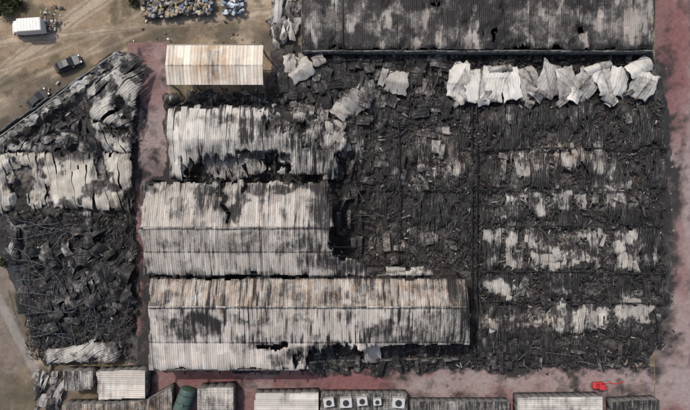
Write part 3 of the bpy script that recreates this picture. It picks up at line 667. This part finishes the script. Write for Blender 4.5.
def car(name,px,py,rot,paint,L=4.5):
    e=empty(name);h=L/2
    obj('body',lambda bm:loft(bm,[(-h,.72,.35,.72,.1),(-h+.15,.84,.25,.9,.12),(-h+.7,.88,.22,.98,.12),(0,.9,.22,.95,.1),(h-1.1,.89,.22,.92,.12),(h-.3,.84,.25,.78,.12),(h,.68,.35,.62,.1)]),paint,e)
    obj('windows',lambda bm:loft(bm,[(-h+.45,.7,.9,.98,.05),(-h+1.05,.7,.9,1.38,.12),(.25,.7,.9,1.4,.12),(1.05,.74,.88,.95,.04)]),M_glass,e)
    obj('roof_panel',lambda bm:loft(bm,[(-h+1.0,.56,1.375,1.42,.02),(-.5,.6,1.37,1.46,.03),(.28,.56,1.375,1.43,.02)]),paint,e)
    obj('mirrors',lambda bm:[bbox(bm,(.75,s*.98,.98),(.15,.2,.13),.03) for s in(-1,1)],paint,e)
    obj('headlights',lambda bm:[bbox(bm,(h-.16,s*.58,.68),(.28,.32,.12),.03) for s in(-1,1)],M_lamp,e)
    obj('tail_lights',lambda bm:[bbox(bm,(-h+.06,s*.6,.75),(.14,.26,.14),.03) for s in(-1,1)],M_tail,e)
    wheels(e,(-h+.85,h-.85),.86);place(e,px,py,-.14,rot);return e
car('parked_car',70,65,.42,flat('dark_car_paint',(.03,.031,.035),.3,0,.2),4.6)
car('burnt_car',40,100,.75,flat('burnt_paint',(.05,.045,.042),.85,0,.6,3),4.2)
def truck(name,px,py,rot):
    e=empty(name)
    obj('chassis',lambda bm:(bbox(bm,(-.1,0,.55),(5.4,.8,.22)),),M_black,e)
    obj('cargo_box',lambda bm:(bbox(bm,(-.75,0,1.65),(3.9,2.1,1.9),.06),[bbox(bm,(-2.5+i*.5,0,2.615),(.05,1.9,.03)) for i in range(8)]),M_white,e)
    obj('cab',lambda bm:loft(bm,[(1.3,.95,.45,2.0,.12),(2.0,.95,.45,2.02,.15),(2.45,.93,.45,1.3,.12),(2.75,.88,.5,1.1,.12)]),M_white,e)
    obj('windscreen',lambda bm:loft(bm,[(2.06,.85,1.35,1.93,.06),(2.43,.83,1.3,1.36,.02)]),M_glass,e)
    obj('mirrors',lambda bm:[bbox(bm,(2.2,s*1.12,1.45),(.1,.25,.3),.03) for s in(-1,1)],M_black,e)
    obj('headlights',lambda bm:[bbox(bm,(2.76,s*.6,.75),(.1,.3,.18),.02) for s in(-1,1)],M_lamp,e)
    wheels(e,(-1.8,1.9),1.0,.4);place(e,px,py,-.14,rot)
truck('box_truck',33,30,math.radians(4)+math.pi)
e=empty('red_forklift')
obj('body',lambda bm:(loft(bm,[(-1.3,.55,.45,1.0,.12),(-.9,.65,.4,1.25,.12),(0,.65,.4,1.05,.1),(.8,.6,.4,.9,.1)]),bbox(bm,(.1,0,2.05),(1.1,1.0,.06),.02)),M_red,e)
obj('cage_posts',lambda bm:[bbox(bm,(x,y,1.55),(.07,.07,.95)) for x in(-.4,.6) for y in(-.45,.45)],M_black,e)
obj('mast',lambda bm:([bbox(bm,(1.0,y,1.3),(.12,.12,2.2)) for y in(-.35,.35)],bbox(bm,(1.0,0,2.35),(.1,.8,.1)),bbox(bm,(1.1,0,.8),(.06,1.0,.5))),M_red,e)
obj('forks',lambda bm:[bbox(bm,(1.75,y,.2),(1.3,.14,.06)) for y in(-.3,.3)],M_grey,e)
wheels(e,(-.8,.7),.62,.32);place(e,597,384,0,.05);e.scale=(.8,.8,.8)
e=empty('fire_hose')
def hose(bm):
    pts=[(0,0),(.8,.15),(1.6,-.1),(2.6,.1),(3.3,.35)]
    for (x0,y0),(x1,y1) in zip(pts[:-1],pts[1:]):
        d=Vector((x1-x0,y1-y0,0));R=d.to_track_quat('Z','Y').to_matrix().to_4x4()
        bmesh.ops.create_cone(bm,cap_ends=True,segments=10,radius1=.08,radius2=.08,depth=d.length+.05,matrix=Matrix.Translation(((x0+x1)/2,(y0+y1)/2,.12))@R)
obj('hose_line',hose,M_red,e);place(e,604,383,0,0)
# ---------- piles
def bags(name,boxes,cols,n,z0=.0,size=(.9,.55,.35)):
    e=Acc();u,v=np.meshgrid(np.linspace(0,2*np.pi,11),np.linspace(-np.pi/2,np.pi/2,7),indexing='ij')
    sg=lambda q,p:np.sign(q)*np.abs(q)**p
    X0=sg(np.cos(u),.4)*sg(np.cos(v),.5);Y0=sg(np.sin(u),.4)*sg(np.cos(v),.5);Z0=sg(np.sin(v),.7)
    idx=np.arange(u.size).reshape(u.shape);F=np.stack([idx[:-1,:-1],idx[1:,:-1],idx[1:,1:],idx[:-1,1:]],-1).reshape(-1,4)
    for i in range(n):
        b=random.choice(boxes);px=random.uniform(b[0],b[2]);py=random.uniform(b[1],b[3])
        s=random.uniform(.6,1.2);z=z0+random.random()**1.5*1.1+.15;r=random.choice([0,1.57])+random.uniform(-.5,.5)
        x=X0*size[0]*.5*s;y=Y0*size[1]*.5*s;zz=Z0*size[2]*.5*s
        zz=zz+.15*size[2]*vn(x*6+i,y*6,3)
        x0,y0=W(px,py,z);c=np.array(random.choice(cols))*random.uniform(.6,1.05)
        V=np.stack([x*math.cos(r)-y*math.sin(r)+x0,x*math.sin(r)+y*math.cos(r)+y0,zz+z],-1).reshape(-1,3)
        e.add(V,F,np.tile(c,(len(V),1)))
    return e.build(name,M_deb)
bags('stacked_sacks',[(143,-6,176,17),(176,-4,212,14)],[(.38,.31,.16),(.38,.34,.26),(.15,.2,.28),(.28,.19,.12),(.06,.06,.06),(.3,.28,.25),(.40,.38,.34),(.1,.1,.1),(.22,.18,.13)],900,size=(.7,.4,.35))
bags('plastic_bag_pile',[(222,-4,243,14)],[(.55,.56,.58),(.5,.52,.55),(.16,.24,.34),(.35,.42,.5),(.1,.1,.1)],130,size=(.75,.45,.35))
bags('rubbish_pile',[(40,6,62,24),(44,20,56,32)],[(.45,.43,.4),(.25,.2,.16),(.1,.09,.08)],60,z0=-.15,size=(.55,.3,.22))
a=Acc()
for i in range(30):
    k+=1;torn(a,random.uniform(273,299),random.uniform(0,42),random.uniform(.3,1.2),random.uniform(.7,1.5),random.uniform(2,4.5),random.uniform(-.6,.6),random.uniform(.25,.85),.2,.15,.3,k,folds=1)
a.build('scrap_sheet_stack',M_sheetx)
a=Acc()
for i in range(14):
    k+=1;torn(a,random.uniform(180,262),random.uniform(92,103),random.uniform(.3,.8),random.uniform(.5,1.2),random.uniform(1,3),random.uniform(-1.5,1.5),random.uniform(.1,.5),.3,.1,.2,k)
for i in range(22):
    k+=1;torn(a,random.uniform(36,62),random.uniform(366,405),random.uniform(.2,.6),random.uniform(.4,1.2),random.uniform(1.5,4),random.uniform(-.6,.1),random.uniform(.3,.8),.2,.1,.2,k,folds=1)
a.build('loose_roof_sheets',M_sheetx)
def shrub(name,px,py,r,n):
    x0,y0=W(px,py,0);C=rng.normal(size=(14,3));C/=np.linalg.norm(C,axis=1)[:,None];C*=r*rng.uniform(.3,.8,(14,1));C[:,2]=np.abs(C[:,2])*.7+r*.3
    ci=rng.integers(0,14,n);P=C[ci]+rng.normal(size=(n,3))*r*.2;P[:,2]=np.abs(P[:,2])
    T=rng.normal(size=(n,3));T/=np.linalg.norm(T,axis=1)[:,None];B=np.cross(T,rng.normal(size=(n,3)));B/=np.linalg.norm(B,axis=1)[:,None]
    s=rng.uniform(.08,.2,(n,1));O=P+np.array([x0,y0,0])
    V=np.stack([O-T*s-B*s*.4,O+T*s-B*s*.4,O+T*s+B*s*.4,O-T*s+B*s*.4],1).reshape(-1,3)
    F=np.arange(4*n).reshape(n,4);g=rng.uniform(.6,1.4,n)*(.7+.5*rng.random(14)[ci])
    col=np.stack([.065*g,.068*g,.032*g],1);e=empty(name)
    a=Acc();a.add(V,F,np.repeat(col,4,0));a.build('foliage',M_deb,e)
    b=Acc()
    for c in C: beam(b,(x0,y0,-.1),(x0+c[0],y0+c[1],c[2]),.07,.07,(.1,.07,.05))
    b.build('stems',M_steel,e)
shrub('shrub',6,6,2.0,2600);shrub('shrub',18,2,1.5,1500);shrub('shrub',135,2,.9,700);shrub('shrub',4,262,.8,500)
a=Acc();wallseg(a,(-30,150),(0,131),1.4,.18,z=1);wallseg(a,(0,131),(118,52),(.8,1.6),.18,z=1);a.build('boundary_wall',M_wall)
# ---------- light, world, camera
sc=bpy.context.scene
el=math.radians(54);az=math.radians(-38)
sd=Vector((math.sin(az)*math.cos(el),math.cos(az)*math.cos(el),math.sin(el)))
l=bpy.data.lights.new('sun','SUN');l.energy=2.8;l.angle=math.radians(1.2);l.color=(1,.95,.885)
o=bpy.data.objects.new('sun',l);o.rotation_euler=sd.to_track_quat('Z','Y').to_euler();sc.collection.objects.link(o)
w=bpy.data.worlds.new('World');sc.world=w;w.use_nodes=True;nt=w.node_tree
sk=nt.nodes.new('ShaderNodeTexSky');sk.sky_type='NISHITA';sk.sun_disc=False;sk.sun_elevation=el;sk.sun_rotation=az;sk.dust_density=4;sk.air_density=1
nt.links.new(sk.outputs[0],nt.nodes['Background'].inputs[0]);nt.nodes['Background'].inputs[1].default_value=.15
cam=bpy.data.cameras.new('camera');co=bpy.data.objects.new('camera',cam);sc.collection.objects.link(co)
co.location=(0,0,H);cam.sensor_width=36;cam.lens=36*H/(690/S);cam.clip_end=8000;sc.camera=co
sc.view_settings.view_transform='Standard';sc.view_settings.look='None';sc.view_settings.exposure=0
